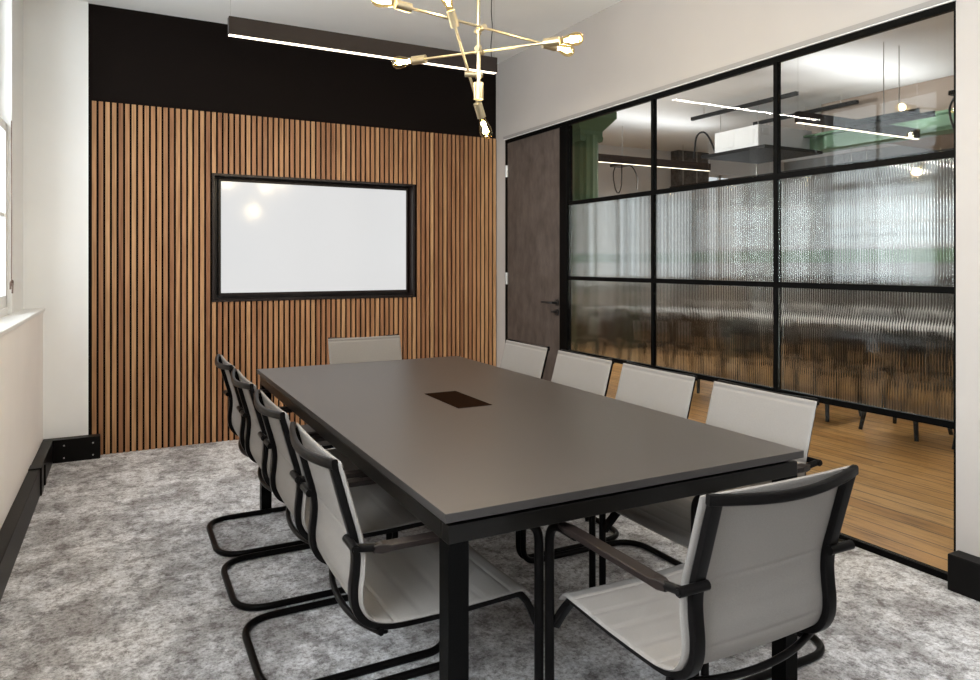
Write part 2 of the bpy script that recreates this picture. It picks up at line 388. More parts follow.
# ---------------------------------------------------------------- timber slats round the screen
sp = thing('slat_panel', 'vertical timber slat cladding covering the lower back wall', 'wall panel')
bm = nb(); x = -.0925; k = 0
while x < 3.01:
    x1 = x+.0258
    if x1 > .665 and x < 2.245: segs = [(0.002, 1.018), (1.955, 2.396)]
    else: segs = [(0.002, 2.396)]
    for z0, z1 in segs: box(bm, x, D, z0, x1, 5.505, z1)
    x += .04; k += 1
obj('slats', bm, M['slat'], sp, bevel=0)
obj('backing_felt', wallbm('y', 5.504, 5.5115, -.112, RX-.001, 0.001, 2.39, [(.668, 2.242, 1.018, 1.955)]), M['black_wall'], sp)

# display in its recess
tv = thing('display_screen', 'large white wall screen in a dark framed recess in the slats', 'screen', (1.455, 5.56, 1.487))
bm = wallbm('y', 5.487-5.56, 5.64-5.56, .668-1.455, 2.242-1.455, 1.019-1.487, 1.954-1.487, [(.684-1.455, 2.226-1.455, 1.034-1.487, 1.939-1.487)])
box(bm, .684-1.455, 5.62-5.56, 1.034-1.487, 2.226-1.455, 5.64-5.56, 1.939-1.487)
obj('recess_frame', bm, M['bezel'], tv)
bm = wallbm('y', .010, .055, .722-1.455, 2.214-1.455, 1.060-1.487, 1.922-1.487, [(.738-1.455, 2.199-1.455, 1.080-1.487, 1.907-1.487)])
obj('bezel', bm, M['bezel'], tv)
obj('screen_panel', bxm((.736-1.455, .014, 1.078-1.487, 2.201-1.455, .05, 1.909-1.487)), M['screen'], tv)

# ---------------------------------------------------------------- glazed partition and door
B = M['black_metal']
X0, X1 = RX+.001, RX+.030
gp = sth('window_3', 'black framed partition of clear and reeded glass panes', 'glass partition')
Ys = [4.45, 3.467, 2.529, 1.652]
obj('top_rail', bxm((X0, 1.644, 2.333, X1, 5.349, 2.362)), B, gp)
obj('bottom_rail', bxm((X0, 1.644, 0.0, X1, 4.39, .028)), B, gp)
obj('mullion', bxm((X0-.01, 4.40, 0, X1+.016, 4.498, 2.334)), B, gp, bevel=.002)
for y in (3.467, 2.529): obj('mullion', bxm((X0, y-.012, .028, X1, y+.012, 2.334)), B, gp)
obj('mullion', bxm((X0, 1.644, .028, X1, 1.652, 2.334)), B, gp)
bays = [(3.479, 4.40), (2.541, 3.455), (1.652, 2.517)]
for y0, y1 in bays:
    for zc in (1.746, 1.19, .641): obj('transom', bxm((X0, y0, zc-.014, X1, y1, zc+.014)), B, gp)
def reeded(y0, y1, z0, z1):
    bm = nb(); pitch = .0125; n = int(round((y1-y0)/pitch)); p = (y1-y0)/n; seg = 7
    xa = RX+.017; R_ = []
    for i in range(n*seg+1):
        t = (i % seg)/seg*2-1
        h_ = .0014*(1-t*t)
        R_.append((y0+i*p/seg, xa+h_))
    for a, b in zip(R_, R_[1:]):
        bm.faces.new([bm.verts.new((a[1], a[0], z0)), bm.verts.new((b[1], b[0], z0)), bm.verts.new((b[1], b[0], z1)), bm.verts.new((a[1], a[0], z1))])
    xb = xa-.004
    v = [bm.verts.new(q) for q in ((xb,y0,z0),(xb,y1,z0),(xb,y1,z1),(xb,y0,z1))]; bm.faces.new(v)
    bmesh.ops.remove_doubles(bm, verts=bm.verts[:], dist=1e-6)
    for z in (z0, z1):
        fr_ = sorted([q for q in bm.verts if abs(q.co.z-z) < 1e-6 and q.co.x > xb+.001], key=lambda q: q.co.y)
        bk = sorted([q for q in bm.verts if abs(q.co.z-z) < 1e-6 and q.co.x < xb+.001], key=lambda q: q.co.y)
        bm.faces.new(fr_+bk[::-1])
    bm.verts.ensure_lookup_table()
    for y in (y0, y1):
        q = [q for q in bm.verts if abs(q.co.y-y) < 1e-6]
        q.sort(key=lambda w_: math.atan2(w_.co.z-(z0+z1)/2, w_.co.x-(xa-.002)))
        try: bm.faces.new(q)
        except Exception: pass
    return bm
for y0, y1 in bays:
    for z0, z1 in ((1.205, 1.731), (.656, 1.175)):
        o = obj('reeded_pane', reeded(y0+.001, y1-.001, z0, z1), M['reeded'], gp)
        o['label'] = 'vertically fluted glass pane'
        for p_ in o.data.polygons: p_.use_smooth = False
    for z0, z1 in ((1.761, 2.332), (.029, .626)):
        obj('clear_pane', bxm((RX+.012, y0+.001, z0, RX+.018, y1-.001, z1)), M['clear'], gp)

dr = sth('door_1', 'grey brown leather look door with black lever handle beside the partition', 'door', (0,0,0))
obj('door_frame', bxm((X0, 5.318, 0, X1, 5.348, 2.332)), B, dr)
obj('door_leaf', bxm((RX+.004, 4.502, .008, RX+.044, 5.314, 2.330)), M['door'], dr, bevel=.002)
bm = nb()
for z in (2.09, 1.17, .25): cyl(bm, (RX-.004, 5.318, z-.05), (RX-.004, 5.318, z+.05), .009, 10); box(bm, RX-.002, 5.300, z-.05, RX+.003, 5.318, z+.05)
obj('hinge', bm, M['steel'], dr)
hd = nb(); cyl(hd, (RX+.003, 4.545, 1.0), (RX-.006, 4.545, 1.0), .026, 20); cyl(hd, (RX-.006, 4.545, 1.0), (RX-.05, 4.545, 1.0), .010, 12)
sweep(hd, fillet([(RX-.045,4.545,1.0),(RX-.052,4.56,1.0),(RX-.052,4.68,1.0)], .008, 4), circ(.009, 10))
obj('door_handle', hd, M['black_plastic'], dr, smooth=True)
hd = nb(); cyl(hd, (RX+.003, 4.545, .925), (RX-.006, 4.545, .925), .026, 20); cyl(hd, (RX-.006, 4.545, .930), (RX-.025, 4.545, .930), .007, 12); box(hd, RX-.035, 4.54, .921, RX-.024, 4.578, .939)
obj('thumb_turn', hd, M['black_plastic'], dr, smooth=True)

# ---------------------------------------------------------------- table
TX0, TX1, TY0, TY1 = .680, 1.850, 1.437, 3.89
tb = thing('meeting_table', 'long taupe grey meeting table on a black metal frame', 'table', ((TX0+TX1)/2, (TY0+TY1)/2, 0))
cxx, cyy = (TX0+TX1)/2, (TY0+TY1)/2; hx, hy = (TX1-TX0)/2, (TY1-TY0)/2
o = obj('tabletop', bxm((-hx, -hy, .7185, hx, hy, .74)), [M['top'], M['top_edge']], tb, bevel=.0012)
for p_ in o.data.polygons:
    if abs(p_.normal.z) < .5: p_.material_index = 1
i = .012; a_, b_ = hx-i, hy-i
obj('apron_frame', bxm((-a_, -b_, .664, a_, -b_+.04, .7075), (-a_, b_-.04, .664, a_, b_, .7075), (-a_, -b_+.04, .664, -a_+.04, b_-.04, .7075), (a_-.04, -b_+.04, .664, a_, b_-.04, .7075)), M['apron'], tb, bevel=.003)
obj('spacer_frame', bxm((-a_+.02, -b_+.02, .7070, a_-.02, -b_+.05, .719), (-a_+.02, b_-.05, .7070, a_-.02, b_-.02, .719), (-a_+.02, -b_+.02, .707, -a_+.05, b_-.02, .719), (a_-.05, -b_+.02, .707, a_-.02, b_-.02, .719), (-a_+.04, -.02, .68, a_-.04, .02, .719)), B, tb)
for sx_ in (-1, 1):
    for sy_ in (-1, 1):
        xa, xb = sorted((sx_*a_, sx_*(a_-.052))); ya, yb = sorted((sy_*b_, sy_*(b_-.052)))
        obj('leg', bxm((xa, ya, 0, xb, yb, .665)), B, tb, bevel=.0015)
obj('cable_hatch', bxm((-.071, -.190, .7385, .077, .156, .7415)), M['hatch'], tb, bevel=.0008)

# ---------------------------------------------------------------- chairs
PROFILE = [(0,.841),(.016,.785),(.034,.72),(.052,.655),(.058,.61),(.056,.57),(.052,.53),(.056,.492),(.078,.460),(.125,.444),(.2,.440),(.32,.440),(.43,.444),(.485,.444),(.508,.426)]
def sling_bm(pts, grooves, half=.231, th=.011, seam=()):
    P = [Vector((0, y, z)) for y, z in pts]; n = len(P); bm = nb(); L_ = [0]
    for a, b in zip(P, P[1:]): L_.append(L_[-1]+(b-a).length)
    xs = [-1, -.985, -.955, -.9, -.6, -.3, 0, .3, .6, .9, .955, .985, 1]
    F, Bk = [], []
    for i in range(n):
        t = (P[min(i+1,n-1)]-P[max(i-1,0)]).normalized(); nn = Vector((0, -t.z, t.y))   # rough front/up side
        if nn.z < 0 and abs(nn.z) > abs(nn.y): nn = -nn
        if abs(nn.y) >= abs(nn.z) and nn.y < 0: nn = -nn
        g = sum(math.exp(-((L_[i]-q)/.0045)**2) for q in grooves)*.003
        e = 1. if 0 < i < n-1 else .55
        fr_, bk = [], []
        for xr in xs:
            k_ = {1: 0., .985: .6, .955: .9}.get(abs(xr), 1.)*e
            sag = .010*(1-xr*xr)
            base = P[i]-nn*sag*.6
            x = xr*half
            fr_.append(bm.verts.new((x, *(base+nn*(th/2*k_-(g if abs(xr) < .99 else 0)))[1:])))
            bk.append(bm.verts.new((x, *(base-nn*(th/2*k_-(g*.7 if abs(xr) < .9 else 0)))[1:])) if abs(xr) < 1 else fr_[-1])
        F.append(fr_); Bk.append(bk)
    for i in range(n-1):
        for j in range(len(xs)-1):
            bm.faces.new((F[i][j], F[i][j+1], F[i+1][j+1], F[i+1][j]))
            bm.faces.new((Bk[i][j+1], Bk[i][j], Bk[i+1][j], Bk[i+1][j+1]))
    for i in (0, n-1):
        for j in range(len(xs)-1):
            q = []
            for v_ in (F[i][j], F[i][j+1], Bk[i][j+1], Bk[i][j]):
                if v_ not in q: q.append(v_)
            if len(q) > 2: bm.faces.new(q)
    return bm
SP = [(p.x, p.y) for p in spline([(a, b, 0) for a, b in PROFILE], 14)]
def make_chair():
    c = thing('cantilever_chair', '', 'chair', (0,0,0), 0, 'meeting chairs round the table')
    CM = M['chair_metal']
    k = min(range(len(SP)), key=lambda i_: abs(SP[i_][0]-.078)+abs(SP[i_][1]-.460))
    obj('backrest', sling_bm(SP[:k+1], [.018, .205, .345]), M['sling'], c, smooth=True)
    obj('seat', sling_bm(SP[k:], [.055, .135, .215, .295, .375]), M['sling'], c, smooth=True)
    # side frames follow the sling on its outer/rear face
    for s in (-1, 1):
        path = []
        for i_ in range(0, len(SP), 3):
            p = Vector((0, *SP[i_])); q = Vector((0, *SP[min(i_+1, len(SP)-1)])); r = Vector((0, *SP[max(i_-1, 0)]))
            t = (q-r).normalized(); nn = Vector((0, -t.z, t.y))
            if nn.z < 0 and abs(nn.z) > abs(nn.y): nn = -nn
            if abs(nn.y) >= abs(nn.z) and nn.y < 0: nn = -nn
            p = p-nn*.015; path.append((s*.2015, p.y, p.z))
        path += [(s*.205, .508, .402), (s*.218, .516, .380), (s*.236, .521, .352)]
        bm = nb(); sweep(bm, path, rrect(.0155, .009, .004), up=(0, -1, 0.15))
        obj('side_frame', bm, CM, c, smooth=True)
    # top rail bowed backwards
    path = spline([(-.222, -.012, .836), (-.17, -.025, .832), (-.08, -.038, .826), (0, -.042, .824), (.08, -.038, .826), (.17, -.025, .832), (.222, -.012, .836)], 5)
    bm = nb(); sweep(bm, path, rrect(.008, .0115, .005)); obj('top_rail', bm, CM, c, smooth=True)
    # lower stretcher with end knobs
    bm = nb(); sweep(bm, spline([(-.225, .10, .424), (-.12, .075, .412), (0, .066, .408), (.12, .075, .412), (.225, .10, .424)], 5), circ(.0085, 10))
    for s in (-1, 1): cyl(bm, (s*.20, .115, .428), (s*.20, .115, .410), .010, 10)
    obj('stretcher', bm, CM, c, smooth=True)
    # one bent tube: arm, upright, floor runner, rear loop and back
    ax, zf = .2515, .0125
    pts = [(-ax, .40, .630), (-ax, .520, .630), (-ax, .520, zf), (-ax, -.066, zf), (ax, -.066, zf), (ax, .520, zf), (ax, .520, .630), (ax, .40, .630)]
    path = fillet(pts, [0, .075, .07, .13, .13, .07, .075, 0], 8)
    obj('cantilever_tube', tube(path, .0125, 12), CM, c, smooth=True)
    for s in (-1, 1):
        bm = nb()
        sec = [(.070, .009, .009), (.09, .014, .011), (.112, .0185, .0075), (.30, .0185, .0075), (.43, .0165, .0075), (.462, .012, .006)]
        rings = []
        for y, hw, hh in sec:
            z = .638
            rings.append([bm.verts.new((s*ax+a, y, z+b)) for a, b in rrect(hw, hh, min(hh, .003)*.95)])
        for A, Bq in zip(rings, rings[1:]):
            for j in range(len(A)): bm.faces.new((A[j], A[(j+1)%len(A)], Bq[(j+1)%len(A)], Bq[j]))
        bm.faces.new(rings[0]); bm.faces.new(rings[-1])
        pad = obj('armrest', bm, M['arm_pad'], c); pad['label'] = 'dark brown arm pad'
        bm = nb(); sweep(bm, [(s*ax, .085, .638), (s*ax, .06, .642), (s*ax, .032, .646)], circ(.010, 10)); obj('arm_rod', bm, CM, pad, smooth=True)
        bm = nb(); cyl(bm, (s*.262, .026, .647), (s*.185, .026, .647), .0105, 14); cyl(bm, (s*.266, .026, .647), (s*.26, .026, .647), .007, 12)
        obj('pivot_clamp', bm, CM, c, smooth=True)
    return c
chair = make_chair()
TR = math.radians(-.75)   # the table group stands slightly turned
tb.rotation_euler.z = TR
LX, RXc = .487, 2.092
SPOTS = [
 (LX, 1.825, -PI/2, 'light grey sling chair on the left table side, nearest the viewer'),
 (LX, 2.415, -PI/2, 'light grey sling chair on the left table side, second from the viewer'),
 (LX, 2.99, -PI/2, 'light grey sling chair on the left table side, third from the viewer'),
 (LX, 3.545, -PI/2, 'light grey sling chair on the left table side, farthest, next to the slatted wall'),
 (RXc, 1.81, PI/2, 'light grey sling chair on the glass partition side, nearest the viewer'),
 (RXc, 2.375, PI/2, 'light grey sling chair on the glass partition side, second from the viewer'),
 (RXc, 2.92, PI/2, 'light grey sling chair on the glass partition side, third from the viewer'),
 (RXc, 3.49, PI/2, 'light grey sling chair in front of the brown door'),
 (1.390, 4.275, PI, 'light grey sling chair at the far table end below the wall screen'),
 (1.280, 1.036, 0.0, 'light grey sling chair seen from behind at the near end of the table'),
]
for n_, (x, y, rz, lab) in enumerate(SPOTS):
    dx_, dy_ = x-cxx, y-cyy; x, y, rz = cxx+dx_*math.cos(TR)-dy_*math.sin(TR), cyy+dx_*math.sin(TR)+dy_*math.cos(TR), rz+TR
    if n_ == 0: chair.location = (x, y, 0); chair.rotation_euler = (0, 0, rz); chair['label'] = lab
    else: dup(chair, (x, y, 0), rz, lab)

# ---------------------------------------------------------------- linear pendant lamps
def linear_pendant(x0, x1, y, zt, label, ceil, hgt=.10, cable=True, group='black linear pendant lamps', strip=None, dn=14, up_=0):
    t = thing('linear_pendant_lamp', label, 'pendant lamp', ((x0+x1)/2, y, zt-hgt), 0, group); hl = (x1-x0)/2
    obj('lamp_body', bxm((-hl, -.025, .002, hl, .025, hgt)), M['lamp_body'], t, bevel=.001)
    obj('light_strip', bxm((-hl+.002, -.018, 0, hl-.002, .018, .005)), strip or M['strip'], t)
    for sg, pw in ((-1, dn), (1, up_)):
        if pw:
            l = bpy.data.lights.new('strip_light', 'AREA'); l.shape = 'RECTANGLE'; l.size = x1-x0-.02; l.size_y = .045; l.energy = pw; l.color = (1, .92, .82) if sg < 0 else (.97, .98, 1)
            lo = bpy.data.objects.new('strip_light', l); COL.objects.link(lo); lo.parent = t; lo.location = (0, 0, -.002 if sg < 0 else hgt+.002); lo.rotation_euler = (0 if sg < 0 else PI, 0, 0)
    for xx in (-hl+.012, hl-.012): obj('suspension_wire', tube([(xx, 0, hgt), (xx, 0, ceil-zt+hgt)], .0012, 5), M['steel'], t)
    if cable: obj('power_cable', tube(spline([(hl-.03, 0, hgt), (hl-.035, 0, hgt+.08), (hl-.022, .005, hgt+.2), (hl-.032, 0, hgt+.3), (hl-.03, 0, ceil-zt+hgt)], 5), .003, 6), M['black_plastic'], t)
    return t
linear_pendant(.585, 2.262, 4.13, 2.655, 'black linear pendant lamp in front of the black wall', CZ)
linear_pendant(.585, 2.262, 1.05, 2.655, 'black linear pendant lamp above the near table end, out of the picture', CZ)  # extra lamp added out of view to light the near end

# ---------------------------------------------------------------- chandelier
def px(x, y, d):
    u = (x-490)/711.54; s_, c_ = math.sin(TH), math.cos(TH)
    return Vector((d*(s_+u*c_), d*(c_-u*s_), 1.3+(263.29-y)/711.54*d))
ctr = px(478.5, 60, 3.0)
ch = thing('chandelier', 'brass branching chandelier with six glowing filament bulbs over the table', 'chandelier', (ctr.x, ctr.y, 1.9))
O = Vector((ctr.x, ctr.y, 1.9))
BR = M['brass']
zb = 1.3+(263.29-99)/237.2
bm = nb(); cyl(bm, (0,0,zb-1.9), (0,0,CZ-1.9-.02), .0075, 14); obj('rod', bm, BR, ch, smooth=True)
bm = nb(); cyl(bm, (0,0,zb-1.9-.002), (0,0,zb-1.9+.068), .021, 20); obj('end_cap', bm, BR, ch, smooth=True)
bm = nb(); lathe(bm, (0,0,CZ-1.9), (0,0,-1), [(0,.001),(0,.06),(.018,.06),(.024,.05),(.026,.001)], 24); obj('canopy', bm, BR, ch, smooth=True)
def bulb(p, d, sc=1.):
    """socket and bulb pointing along d from p"""
    d = d.normalized()
    bm = nb(); cyl(bm, p-d*.004, p+d*.062, .0185*sc, 20); so = obj('bulb_socket', bm, BR, ch, smooth=True)
    q = p+d*.062
    bm = nb(); lathe(bm, q, d, [(-.004,.012),(.006,.013),(.02,.016),(.045,.0235),(.062,.0275),(.078,.0265),(.090,.020),(.097,.010),(.099,0)], 20)
    bu = obj('bulb', bm, M['amber'], ch, smooth=True)
    bm = nb(); s = d.cross(Vector((0,0,1)) if abs(d.z) < .9 else Vector((1,0,0))).normalized(); u = s.cross(d)
    for k_ in range(4):
        a = k_*PI/2; r = s*math.cos(a)+u*math.sin(a); r2 = s*math.cos(a+.8)+u*math.sin(a+.8)
        cyl(bm, q+d*.02+r*.004, q+d*.072+r2*.011, .0028, 6)
    obj('filament', bm, M['filament'], bu)
    l = bpy.data.lights.new('bulb_light', 'POINT'); l.energy = 6.5; l.color = (1, .92, .80); l.shadow_soft_size = .02
    lo = bpy.data.objects.new('bulb_light', l); lo.location = q+d*.05; lo.parent = ch; COL.objects.link(lo)
def arm(pa, pb, clampz, off):
    """pa, pb world ends at sockets"""
    a, b = pa-O, pb-O; d = (b-a).normalized()
    bm = nb(); cyl(bm, a, b, .0056, 10); obj('arm', bm, BR, ch, smooth=True)
    t = ((Vector((0,0,clampz))-a).dot(d)); m_ = a+d*t
    cc_ = Vector((0,0,m_.z)); e = (m_-cc_)
    e = e.normalized() if e.length > .004 else Vector((0,-1,0))
    bm = nb(); cyl(bm, cc_-e*.018, m_+e*.018, .0115, 16); cyl(bm, cc_-Vector((0,0,.016)), cc_+Vector((0,0,.016)), .0125, 16); obj('clamp', bm, BR, ch, smooth=True)
    bulb(a, -d); bulb(b, d)
arm(px(410, 8, 2.80), px(544, 44, 3.12), 0.40, 0)
arm(px(425, 59, 3.12), px(545, 43, 2.93), 0.29, 0)
arm(px(455, 26, 2.90), px(477.8, 104, 3.06), 0.21, 0)

# ================================================================ the office beyond the glass
OX1, OY0, OY1, OZ = 11.0, -2.2, 9.0, 3.16
struct('floor_office', bxm((RX+.013, OY0, -.06, OX1+.2, OY1+.2, -.001)), M['boards'], 'orange brown pine floorboards of the office beyond the glass', 'floor')
struct('ceiling_office', bxm((RX+.121, OY0-.1, OZ, OX1+.2, OY1+.2, OZ+.1)), M['ceiling'], 'white ceiling of the office beyond the glass', 'ceiling')
M['office_end'] = plaster('office_end_wall_paint', (.66, .67, .68))
struct('wall_office_side', wallbm('y', OY1, OY1+.2, RX+.121, OX1, 0, OZ, [(9.0, 10.75, 1.0, 2.85)]), M['office_end'], 'pale grey far end wall of the office', 'wall')
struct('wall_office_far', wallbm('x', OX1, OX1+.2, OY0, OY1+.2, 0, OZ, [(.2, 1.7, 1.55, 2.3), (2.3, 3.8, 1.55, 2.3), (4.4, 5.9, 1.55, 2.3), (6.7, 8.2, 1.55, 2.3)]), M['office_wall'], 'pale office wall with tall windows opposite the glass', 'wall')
struct('wall_office_near', wallbm('y', OY0-.15, OY0, RX+.121, OX1, 0, OZ, [(4.7, 9.3, 1.0, 2.9)]), M['office_wall'], 'office wall nearest the viewer', 'wall')  # opening added out of view so daylight fills the office
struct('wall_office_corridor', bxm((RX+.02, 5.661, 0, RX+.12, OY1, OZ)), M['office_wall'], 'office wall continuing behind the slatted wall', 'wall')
def owin(name, y0, y1, lab):
    g = sth(name, lab, 'window'); x = OX1+.05
    bs = [(x, y0, 1.55, x+.05, y0+.06, 2.3), (x, y1-.06, 1.55, x+.05, y1, 2.3), (x, y0, 1.55, x+.05, y1, 1.6), (x, y0, 2.24, x+.05, y1, 2.3), (x, y0, 1.9, x+.05, y1, 1.95), (x+.01, (y0+y1)/2-.015, 1.55, x+.04, (y0+y1)/2+.015, 2.3)]
    obj('window_frame', bxm(*bs), M['gloss_white'], g); obj('pane', bxm((x+.02, y0+.03, 1.58, x+.026, y1-.03, 2.27)), M['clear'], g)
for i_, (y0, w_) in enumerate(((.2, 'nearest the viewer'), (2.3, 'second from the viewer'), (4.4, 'third from the viewer'), (6.7, 'farthest from the viewer'))):
    owin('window_%d' % (i_+4), y0, y0+1.5, 'white framed office window, '+w_)
struct('trim_4', bxm((8.25, 8.82, 0, 8.93, OY1-.001, OZ)), M['stone'], 'dark rough stone pier at the office end wall', 'pier')
g = sth('window_8', 'white framed window in the office end wall with brick outside', 'window')
obj('window_frame', bxm((9.0,9.05,1.0,9.07,9.1,2.85),(10.68,9.05,1.0,10.75,9.1,2.85),(9.07,9.05,1.0,10.68,9.1,1.06),(9.07,9.05,2.79,10.68,9.1,2.85),(9.4,9.05,1.0,9.45,9.1,2.85),(10.05,9.05,1.0,10.1,9.1,2.85)), M['gloss_white'], g)

struct('trim_5', bxm((OX1-.03, .1, 1.31, OX1-.001, 8.9, 1.52)), M['green'], 'green painted band under the far office windows', 'trim')
struct('trim_6', bxm((RX+.3, OY1-.03, 1.31, 8.2, OY1-.001, 1.45)), M['green'], 'green painted band on the office end wall', 'trim')
# green cast iron column with flared capital
cl = thing('iron_column', 'green painted iron column with flared capital behind the glass', 'column', (4.05, 5.60, 0))
bm = nb(); pr = []
for k_ in range(24):
    a = k_*2*PI/24; r = .118 if k_ % 2 else .126; pr.append((r*math.cos(a), r*math.sin(a)))
sweep(bm, [(0,0,0),(0,0,1.2),(0,0,2.52)], pr, up=(0,1,0)); obj('shaft', bm, M['green'], cl)
bm = nb(); lathe(bm, (0,0,0), (0,0,1), [(0,.17),(.12,.17),(.16,.135),(.165,.10)], 24); obj('base', bm, M['green'], cl, smooth=True)
bm = nb(); R_ = []
for z, h_ in ((2.46,.128),(2.50,.135),(2.52,.128),(2.56,.13),(2.64,.20),(2.68,.235),(2.80,.235),(2.84,.25)): R_.append([bm.verts.new((sx_*h_, sy_*h_*.8, z)) for sx_, sy_ in ((-1,-1),(1,-1),(1,1),(-1,1))])
for A, Bq in zip(R_, R_[1:]):
    for j in range(4): bm.faces.new((A[j], A[(j+1)%4], Bq[(j+1)%4], Bq[j]))
bm.faces.new(R_[0]); bm.faces.new(R_[-1]); obj('capital', bm, M['green'], cl)
M['soffit'] = plaster('brown_soffit_paint', (.34, .27, .22))  # brown puts the office ceiling's shading into colour
struct('ceiling_bulkhead', bxm((7.36, OY0+.01, 2.80, OX1-.001, 5.5, OZ-.001)), M['soffit'], 'brownish lowered bulkhead under the office ceiling', 'bulkhead')  # block added to carry the brown ceiling shading
bm = bxm((7.20, OY0+.01, 2.60, 7.44, 6.5, 2.625), (7.31, OY0+.01, 2.625, 7.335, 6.5, 2.775), (7.20, OY0+.01, 2.775, 7.44, 6.5, 2.799))
struct('trim_3', bm, M['green'], 'green painted steel beam crossing the office under the ceiling', 'beam')
# ceiling cassette air conditioner
ac = thing('air_conditioner', 'white ceiling hung air conditioning unit with dark tray beyond the clear glass', 'air conditioner', (6.9, 5.95, 2.62))
obj('casing', bxm((-.43, -.33, .0, .45, .33, .25)), [M['ac_grey']], ac, bevel=.006)
obj('front_panel', bxm((-.452, -.325, .005, -.431, .325, .245), (-.458, -.27, .04, -.450, -.17, .21), (-.458, .02, .04, -.450, .20, .21)), M['ac_white'], ac, bevel=.003)
obj('drip_tray', bxm((-.55, -.50, -.05, .42, .45, -.012)), M['tray'], ac, bevel=.004)
obj('controller', bxm((-.40, -.342, .14, -.30, -.331, .21)), M['white_laminate'], ac)
for sx_ in (-.40, .40):
    for sy_ in (-.28, .28): obj('hanger_rod', tube([(sx_, sy_, .245), (sx_, sy_, OZ-2.62)], .005, 6), M['steel'], ac)
obj('pipe', tube(spline([(-.40, .36, .02), (-.42, .45, .22), (-.42, .55, .30), (-.42, .66, .25), (-.42, .70, .0)], 6), .012, 8), M['black_plastic'], ac, smooth=True)
for x, y0, y1, lab in ((6.25, 4.95, 6.45, 'black strut channel hung over the air conditioning unit, nearer the glass'), (7.15, 4.9, 6.3, 'black strut channel hung behind the air conditioning unit')):
    t = thing('strut_channel', lab, 'ceiling rail', (x, y0, 3.03), 0, 'black strut channels under the office ceiling')
    obj('channel', wallbm('y', 0, y1-y0, -.02, .02, 0, .04, [(-.012, .012, .008, .04)]), M['tray'], t)
    for yy in (.2, y1-y0-.2): obj('hanger_rod', tube([(0, yy, .02), (0, yy, OZ-3.03)], .004, 6), M['steel'], t)
linear_pendant(5.4, 7.2, 4.28, 2.65, 'black linear pendant lamp hanging in the office right of the air conditioner', OZ, cable=False, dn=22, up_=7)
linear_pendant(4.25, 7.25, 7.15, 2.66, 'long black linear pendant lamp in the office behind the green column', OZ, cable=False, dn=30, up_=9)
linear_pendant(5.4, 7.2, 1.2, 2.65, 'black linear pendant lamp in the office nearest the viewer, out of the picture', OZ, cable=False, dn=22, up_=7)  # extra lamp added out of view to brighten the office
linear_pendant(8.8, 10.6, 4.3, 2.65, 'black linear pendant lamp in the office in front of the tall windows', OZ, cable=False, dn=20, up_=7)  # extra lamp added to brighten the far side of the office
wl = thing('wall_lamp', 'small black wall spotlight in the office behind the slatted wall, out of the picture', 'lamp', (RX+.18, 6.35, 2.5))  # added spotlight, unseen, aimed at the air conditioner to brighten it
bm = nb(); cyl(bm, (-.055, 0, 0), (.0, 0, 0), .05, 16); cyl(bm, (0, 0, 0), (.14, -.02, .01), .06, 20, .09); obj('lamp_housing', bm, M['black_plastic'], wl, smooth=True)
bm = nb(); cyl(bm, (.141, -.0201, .01), (.1425, -.0203, .01), .075, 20); obj('lens', bm, M['strip'], wl)
l = bpy.data.lights.new('spot_light', 'SPOT'); l.energy = 220; l.color = (1, .98, .95); l.spot_size = 1.0; l.spot_blend = .6; l.shadow_soft_size = .06
lo = bpy.data.objects.new('spot_light', l); COL.objects.link(lo); lo.parent = wl; lo.location = (.16, -.022, .01); lo.rotation_euler = (0, -PI/2-.06, 0); lo.rotation_euler = Vector((3.3, -.5, .25)).to_track_quat('-Z', 'Y').to_euler()
# cable trays
def tray(x, y0, y1, z, wd, lab):
    t = thing('cable_tray', lab, 'cable tray', (x, y0, z), 0, 'black cable trays under the office ceiling')
    obj('tray_channel', bxm((-wd/2, 0, 0, wd/2, y1-y0, .006), (-wd/2, 0, 0, -wd/2+.004, y1-y0, .05), (wd/2-.004, 0, 0, wd/2, y1-y0, .05)), M['tray'], t)
    bm = nb()
    for k_ in range(3):
        xx = -wd/2+.04+k_*.05
        sweep(bm, spline([(xx, .05, .02), (xx+.01, (y1-y0)*.33, .025), (xx-.01, (y1-y0)*.66, .02), (xx, y1-y0-.05, .022)], 4), circ(.014, 7))
    obj('cables', bm, M['black_plastic'], t, smooth=True)
    n_ = int((y1-y0)/1.5)
    for k_ in range(n_+1):
        yy = .3+k_*(y1-y0-.6)/max(1, n_)
        for s in (-1, 1): obj('hanger_rod', tube([(s*(wd/2-.004), yy, .0), (s*(wd/2-.004), yy, OZ-z)], .004, 5), M['steel'], t)
tray(8.1, -.5, 8.7, 2.48, .30, 'black cable tray running along the far side of the office ceiling')
tray(5.85, 3.4, 4.05, 2.50, .22, 'short black cable tray piece hanging beside the office pendant lamp')
for x, y, s, lab in ((5.85, 3.0, 1, 'looped black cables dropping from the office ceiling by the white wall edge'), (6.1, 7.6, 1.2, 'looped black cables dropping from the office ceiling behind the green column')):
    bm = nb(); z = 2.62
    sweep(bm, spline([(0,0,0), (.01,.02,-.25), (.03,.10,-.36), (.05,.20,-.30), (.06,.26,-.1), (.05,.2,.02)], 6), circ(.009, 7))
    sweep(bm, spline([(.1,.02,.04), (.12,-.1,-.05), (.1,-.2,-.2), (.06,-.24,-.34)], 6), circ(.008, 7))
    box(bm, -.03, -.16, .0, .16, .22, .035)
    o = obj('cable_loop', bm, M['black_plastic'], loc=(x, y, z)); tag(o, lab, 'cable', 'looped cables under the office ceiling')
    cyl_ = nb(); cyl(cyl_, (.05, .05, .03), (.05, .05, OZ-z), .004, 6); obj('hanger_rod', cyl_, M['steel'], o)

